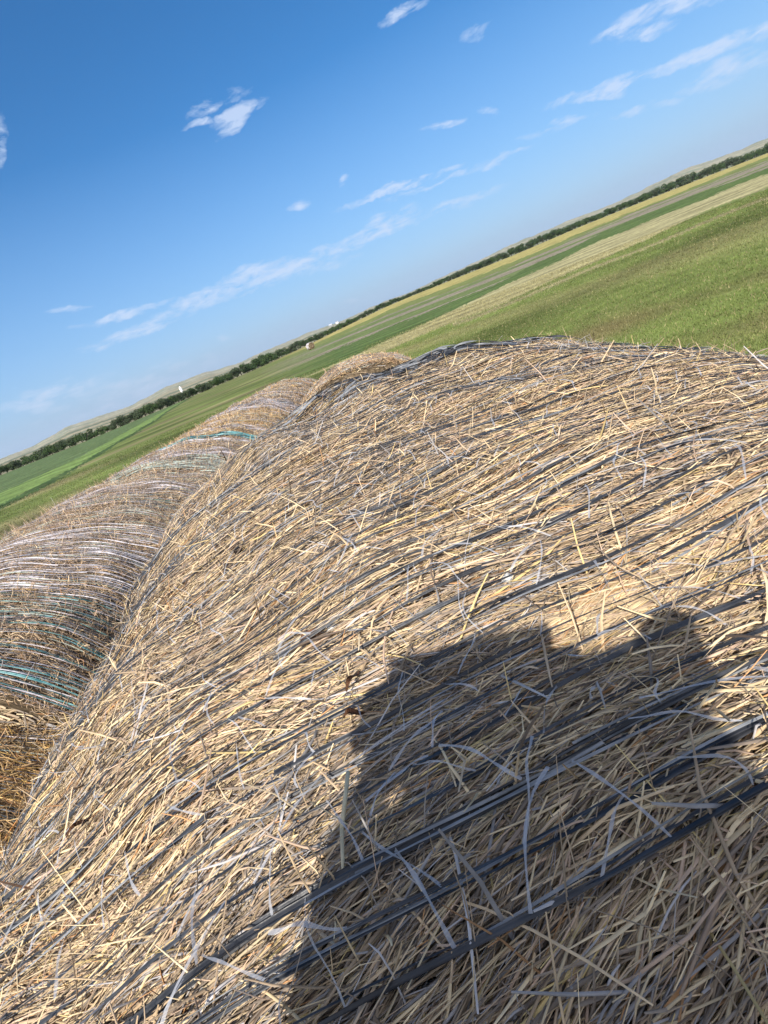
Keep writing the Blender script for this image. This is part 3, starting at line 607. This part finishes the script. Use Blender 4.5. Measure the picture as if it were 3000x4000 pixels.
stalk((-0.31, .62, -.72), (-0.345, .45, -.80), .0018, 'long pale straw stalk lying across the strands left of the dark shadow')
# twigs on the second left bale
M_TWIG = noisy('dark_twig_bark', (.03, .02, .015), (.08, .055, .04), 60, .85, .1)
def twig(x, y, z, h, lean, label, fork):
    b_ = MB(); b_.cyl((0, 0, -.03), (lean*.5, 0, h*.55), .006, .004, 6); b_.cyl((lean*.5, 0, h*.55), (lean*.2, .01, h), .004, .002, 6)
    if fork: b_.cyl((lean*.3, 0, h*.35), (lean*.3+.05, .02, h*.62), .003, .0015, 6); b_.cyl((lean*.5, 0, h*.55), (-.03, 0, h*.8), .003, .0015, 6)
    o = b_.build('twig', M_TWIG); o.location = (x, y, z); tag(o, label, 'twig')
twig(-1.29, 3.04, ZC-.49, .075, -.04, 'short dark bent twig stuck in the pale green wrapped bale, left of the forked twig', False)
twig(-1.215, 3.10, ZC-.53, .13, .02, 'dark forked twig standing up from the pale green wrapped bale near the near bale', True)

# ------------------------------------------------------------------ trees of the belt
M_LEAF = [noisy('tree_foliage_%s' % n_, c1, c2, 1.2, .8, .15, detail=3) for n_, c1, c2 in (('dark', (.022, .045, .018), (.06, .10, .035)), ('mid', (.03, .06, .02), (.075, .12, .04)), ('grey', (.035, .055, .03), (.08, .105, .055)))]
M_BARK = noisy('tree_bark', (.06, .05, .04), (.14, .12, .10), 8, .9, .1)
protos = []
for k in range(6):
    r = np.random.default_rng(100+k); H = 3.0; Wd = r.uniform(3.6, 5.2)
    nl = 9; cx = r.uniform(-.5, .5, nl)*Wd*.7; cy_ = r.uniform(-.5, .5, nl)*Wd*.5; cz = r.uniform(.16, .78, nl)*H; cr = r.uniform(.5, 1.0, nl)
    n = 2200; i = r.integers(0, nl, n); dv = r.standard_normal((n, 3)); dv /= np.linalg.norm(dv, axis=1, keepdims=True); rad = cr[i]*r.uniform(.55, 1.12, n)
    P = np.stack([cx[i], cy_[i], cz[i]], 1)+dv*rad[:, None]*np.array((1.25, 1.1, .8)); P[:, 2] = np.clip(P[:, 2], .05, None)
    a_ = r.standard_normal((n, 3)); a_ /= np.linalg.norm(a_, axis=1, keepdims=True); b_ = np.cross(a_, dv); b_ /= np.linalg.norm(b_, axis=1, keepdims=True)
    sz = r.uniform(.06, .16, n)[:, None]
    V = np.stack([P-a_*sz, P-b_*sz*.6, P+a_*sz, P+b_*sz*.6], 1).reshape(-1, 3)
    root = empty('belt_tree', (0, 0, -50))
    cr_o = mesh_np('crown', V, np.arange(4*n).reshape(-1, 4), M_LEAF[k % 3], root)
    tb = MB(); tb.cyl((0, 0, -.2), (0, 0, H*.45), .14, .08, 8)
    for q in range(5): tb.cyl((0, 0, .3+q*.2), (cx[q], cy_[q], cz[q]), .06, .02, 6)
    tb.build('trunk', M_BARK, root)
    protos.append(root)
rt = random.Random(5)
# how tall the belt looks, by azimuth (degrees of elevation of its top)
TOP = [(-60,.25),(-39.82,0.244),(-36.47,0.269),(-32.93,0.229),(-32.17,0.364),(-31.62,.05),(-30.54,.05),(-29.66,-.2),(-28.92,0.40),(-27.29,0.25),(-25.07,0.34),(-22.36,0.2),(-20.07,0.2),(-13.42,0.481),(-7.12,0.36),(1.79,0.776),(4.69,0.663),(15.8,0.89),(21.91,0.746),(27.4,0.708),(29.84,0.921),(32.26,0.725),(34.03,0.679),(35.22,0.595),(36.52,0.526),(60,.5)]
def belt_label(a):
    if a < -33: return 'dark green scrub tree in the low belt at the far left edge of the field'
    if a < -28: return 'bushy tree in the lumpy stretch of the belt behind the green crop, left'
    if a < -20: return 'dark tree in the dense belt directly behind the bright green crop strip'
    if a < -12: return 'dark tree of the belt beyond the left row of bales, right of the white bin'
    if a < -5: return 'dark tree of the belt behind the small white roofed shed'
    if a < 12: return 'distant dark tree of the belt behind the yellow strip, centre'
    if a < 25: return 'distant dark tree of the thin belt above the broad tan strip'
    return 'distant dark tree of the thin belt at the far right of the field'
a = -43.0; cnt = 0
while a < 41:
    T = float(belt_T(a)); hgt = T*math.tan(math.radians(ip(TOP, a)))+ZC-float(terr(a, T*1.01)); hgt = max(1.6, hgt*(1.16 if a < -8 else 1.0))
    step = math.degrees(1.75*max(.8, hgt/3)/T)*rt.uniform(.75, 1.25)
    gap = -30.4 < a < -29.6 and rt.random() < .5
    if not gap:
        src = protos[rt.randrange(6)]
        o = src.copy(); C.objects.link(o)
        rr_ = T*1.012*rt.uniform(1.0, 1.025); o.location = tpos(a, rr_, -.05)
        sc_ = hgt/2.75*rt.uniform(.82, 1.12); o.scale = (sc_*rt.uniform(.95, 1.25), sc_*1.1, sc_); o.rotation_euler = (0, 0, rt.uniform(0, 6.28))
        tag(o, belt_label(a), 'tree', belt_label(a).replace('tree', 'trees'))
        for ch in src.children:
            c_ = ch.copy(); C.objects.link(c_); c_.parent = o
        cnt += 1
    a += step
for p_ in protos:
    for ch in list(p_.children): bpy.data.objects.remove(ch)
    bpy.data.objects.remove(p_)
print('belt trees', cnt)

# ------------------------------------------------------------------ far buildings
M_WPAINT = noisy('white_painted_metal', (.68, .69, .70), (.80, .80, .80), 3, .5, .4)
M_GREYR = noisy('grey_roof_metal', (.25, .27, .30), (.36, .38, .40), 3, .5, .4)
M_WOODP = noisy('weathered_post_wood', (.30, .27, .22), (.50, .46, .38), 6, .85, .1)
M_SHADE = noisy('dark_interior_boards', (.05, .055, .05), (.10, .10, .09), 4, .9, .1)
x, y, z = tpos(-7.45, 92)
lb = empty('hay_bale', (x, y, z), (0, 0, math.radians(35)))
tag(lb, 'lone pale round bale standing far out in the green field before the tree belt', 'hay bale')
slone = Surf(.60, .58, 2.05, -.55, .55, 60, bulge=.05, lump=.01); rl = np.random.default_rng(60)
cb = core(slone, 'bale_body', lb); cb.location = (0, 0, .58)
V, F, c = cat([straws(slone, 5000, (-.55, .55), (-2.2, 2.2), (.1, .3), (.01, .025), -.01, .01, rl, 2, tint=(1.1, 1.1, 1.0)), end_straws(slone, 1500, -.55, rl, -1)])
ob = mesh_np('straw', V, F, M_STRAW, lb, col=c); ob.location = (0, 0, .58)
ob = net([strand(slone, -.52+.075*k, -1.3, 1.3, .05, .02, rl, step=.05) for k in range(14)], M_WHITE, lb); ob.location = (0, 0, .58)
x, y, z = tpos(-22.0, 420)
gb = empty('grain_bin', (x, y, z)); tag(gb, 'small white grain bin with a conical top showing above the belt trees on the left', 'grain bin')
hb = 420*math.tan(math.radians(.84))+ZC-z
b_ = MB(); b_.cyl((0, 0, 0), (0, 0, hb*.8), 1.0, 1.0, 20); b_.build('wall', M_WPAINT, gb, True)
b_ = MB(); b_.cyl((0, 0, hb*.8), (0, 0, hb), 1.1, .15, 20); b_.build('roof', M_WPAINT, gb)
for (azb, rb, w_, h_, d_, m_, lab) in ((-3.75, 1900, 11, 3.5, 7, M_WPAINT, 'tiny white farm building on the ridge beyond the belt, right of its grey neighbour'), (-4.5, 1900, 12, 2.5, 8, M_GREYR, 'tiny blue grey farm building on the ridge, left of the white one')):
    x, y, z = tpos(azb, rb); z = ZC+rb*math.tan(math.radians(.66))
    z = max(z, float(terr(azb, rb)))-3
    fb = empty('farm_building', (x, y, z)); tag(fb, lab, 'farm building', 'farm buildings on the ridge')
    b_ = MB(); b_.box((0, 0, (h_+3)/2), (w_, d_, h_+3)); b_.build('wall', m_, fb)
    b_ = MB(); hh = h_+3; b_.faces([(-w_/2-.4, -d_/2-.5, hh+.02), (w_/2+.4, -d_/2-.5, hh+.02), (w_/2+.4, d_/2+.5, hh+.02), (-w_/2-.4, d_/2+.5, hh+.02), (-w_/2-.4, 0, hh+2.2), (w_/2+.4, 0, hh+2.2)],
        [(0, 1, 5, 4), (2, 3, 4, 5), (0, 4, 3), (1, 2, 5), (3, 2, 1, 0)]); b_.build('roof', M_GREYR if m_ is M_WPAINT else M_WPAINT, fb)

# ------------------------------------------------------------------ the photographer, standing behind the near bale (casts the shadow)
M_SKIN = noisy('skin', (.48, .29, .20), (.56, .35, .25), 12, .55, .3)
M_SHIRT = noisy('blue_cotton_shirt', (.07, .10, .17), (.10, .14, .22), 30, .9, .1)
M_JEANS = noisy('denim_trousers', (.035, .05, .09), (.06, .08, .13), 60, .9, .1)
M_HAIR = noisy('brown_hair', (.05, .03, .02), (.11, .07, .04), 60, .6, .3, (1, 1, .2))
M_PHONE = noisy('black_phone_glass', (.01, .01, .012), (.02, .02, .022), 10, .15, .6)
def skinmesh(name, pts, edges, radii, mat, parent, sub=2, root=0):
    me = bpy.data.meshes.new(name); me.from_pydata([tuple(p) for p in pts], edges, []); me.materials.append(mat)
    o = bpy.data.objects.new(name, me); C.objects.link(o); o.parent = parent
    md = o.modifiers.new('skin', 'SKIN'); md.use_smooth_shade = True
    for i, r_ in enumerate(radii):
        rx = r_ if isinstance(r_, tuple) else (r_, r_); me.skin_vertices[0].data[i].radius = rx
        me.skin_vertices[0].data[i].use_root = (i == root)
    s2 = o.modifiers.new('sub', 'SUBSURF'); s2.levels = sub; s2.render_levels = sub
    return o
PX, PY = -.10, -.42
pr = empty('person', (PX, PY, 0)); tag(pr, 'person in a blue shirt and jeans standing behind the near bale holding up a phone', 'person')
camR = Vector((0.93341, -.0244, -.35797)); camU = Vector((.34058, .37412, .86258)); camB = Vector((.11288, -.92706, .35752)); camP = Vector((0, 0, ZC))
def loc(p): return Vector(p)-Vector((PX, PY, 0))
handP = Vector((-.030, -.060, 1.405)); KN = Vector((.012, -.045, 1.440))
head = Vector((-.125, -.36, 1.53))
neck = Vector((-.07, -.43, 1.36)); chest = Vector((-.06, -.47, 1.20)); hip = Vector((-.06, -.50, .92))
shR = Vector((.03, -.43, 1.35)); shL = Vector((-.17, -.45, 1.30)); elR = Vector((.05, -.30, 1.22)); wrR = Vector((-.020, -.115, 1.360))
elL = Vector((-.225, -.27, 1.24)); wrL = Vector((-.150, -.10, 1.350))
body_pts = [hip, Vector((-.07, -.49, 1.06)), chest, neck, neck.lerp(head, .45), head, head+(head-neck).normalized()*.08,
            shR, elR, wrR, handP, shL, elL, wrL, Vector((-.140, -.048, 1.405)),
            Vector((.03, -.51, .88)), Vector((.04, -.49, .47)), Vector((.04, -.52, .08)), Vector((.05, -.40, .04)),
            Vector((-.16, -.51, .88)), Vector((-.17, -.50, .47)), Vector((-.17, -.54, .08)), Vector((-.19, -.42, .04))]
be = [(0, 1), (1, 2), (2, 3), (3, 4), (4, 5), (5, 6), (2, 7), (7, 8), (8, 9), (9, 10), (2, 11), (11, 12), (12, 13), (13, 14), (0, 15), (15, 16), (16, 17), (17, 18), (0, 19), (19, 20), (20, 21), (21, 22)]
br_ = [(.15, .11), (.14, .10), (.16, .11), (.065, .065), (.06, .06), (.082, .095), (.07, .08), .062, .040, .022, (.018, .024), .06, .043, .028, (.02, .036), .085, .058, .042, .038, .085, .058, .042, .038]
skinmesh('body', [loc(p) for p in body_pts], be, br_, M_SKIN, pr)
sh_i = [0, 1, 2, 3, 7, 11]; mp_ = {i: k for k, i in enumerate(sh_i)}
skinmesh('shirt', [loc(body_pts[i]) for i in sh_i]+[loc(shR.lerp(elR, .45)), loc(shL.lerp(elL, .45))], [(0, 1), (1, 2), (2, 3), (2, 4), (2, 5), (4, 6), (5, 7)], [(.17, .13), (.16, .12), (.17, .12), .072, .07, .07, .056, .056], M_SHIRT, pr)
skinmesh('trousers', [loc(body_pts[i]) for i in (0, 15, 16, 17, 19, 20, 21)], [(0, 1), (1, 2), (2, 3), (0, 4), (4, 5), (5, 6)], [(.165, .125), .10, .075, .06, .10, .075, .06], M_JEANS, pr)
for sx_ in (.045, -.18):
    b_ = MB(); b_.box((sx_-PX, -.46-PY, .045), (.10, .29, .09), bev=.03); b_.build('shoe', M_HAIR, pr, True)
hr = blob('hair', loc(head+Vector((0, -.015, .045))), .105, M_HAIR, 1.0, 9, pr, (.92, 1.05))
# face: nose, ears, eyes, mouth
fd = Vector((.25, .85, -.45)).normalized(); fr = fd.cross(Vector((0, 0, 1))).normalized(); fu = fr.cross(fd)
for nm_, p_, r_ in (('nose', fd*.10-fu*.015, .012), ('ear', fr*.085, .018), ('ear', -fr*.085, .018)): blob(nm_, loc(head+p_), r_, M_SKIN, 1, 2, pr)
for s_ in (-1, 1): blob('eye', loc(head+fd*.088+fr*.032*s_+fu*.012), .010, M_WPAINT, 1, 1, pr)
blob('mouth', loc(head+fd*.088-fu*.05), .014, M_BRN, .4, 3, pr)
# both hands closed on the phone
def fingers(root, out, n=4, sp=1., palm=None):
    for k in range(n):
        off = camU*(.020-.013*k)*sp; st = (palm if palm is not None else root)+off*.8+camB*.012; b0 = root+off+out*.010; p1 = b0+camB*.004-camR*.0+out*.012; p2 = p1+camB*.012-out*.004; p3 = p2+camB*.006-out*.014
        skinmesh('finger', [loc(st), loc(b0), loc(p1), loc(p2), loc(p3)], [(0, 1), (1, 2), (2, 3), (3, 4)], [.008, .0078, .0078, .0075, .0065], M_SKIN, pr, 1)
fingers(KN-camR*.004, camR, 4, .62, handP); fingers(Vector((-.140, -.048, 1.405)), -camR, 4)
for b0, sg in ((handP, -1), (Vector((-.140, -.048, 1.405)), 1)):
    skinmesh('thumb', [loc(b0+camB*.012), loc(b0+camB*.022-camU*.015), loc(b0+camB*.026+camR*.012*sg), loc(b0+camB*.024+camR*.028*sg+camU*.006)], [(0, 1), (1, 2), (2, 3)], [.012, .011, .010, .008], M_SKIN, pr, 1)
ph_o = MB(); ph_o.box((0, 0, 0), (.146, .064, .010), Matrix.Rotation(math.radians(13), 4, 'Z'))
bmesh.ops.bevel(ph_o.bm, geom=[e for e in ph_o.bm.edges if abs((e.verts[0].co-e.verts[1].co).z) > .005], offset=.016, segments=5, affect='EDGES')
po = ph_o.build('mobile_phone', M_PHONE); po.matrix_world = Matrix(((camR.x, camU.x, camB.x, 0), (camR.y, camU.y, camB.y, 0), (camR.z, camU.z, camB.z, 0), (0, 0, 0, 1)))
po.location = camP+camB*.014-camU*.046-camR*.087; tag(po, 'black mobile phone held up over the near bale by the person', 'phone')

# ------------------------------------------------------------------ air
hz = MB(); hz.box((0, 500, 95), (11600, 12600, 250)); M_HAZE = bpy.data.materials.new('pale_air'); M_HAZE.use_nodes = True
ht = M_HAZE.node_tree; ht.nodes.clear(); ho = ht.nodes.new('ShaderNodeOutputMaterial'); hv = ht.nodes.new('ShaderNodeVolumePrincipled')
hv.inputs['Color'].default_value = (.86, .92, 1, 1); hv.inputs['Density'].default_value = .00011; hv.inputs['Anisotropy'].default_value = .2
ht.links.new(hv.outputs[0], ho.inputs['Volume'])
tag(hz.build('haze', M_HAZE), kind='stuff')
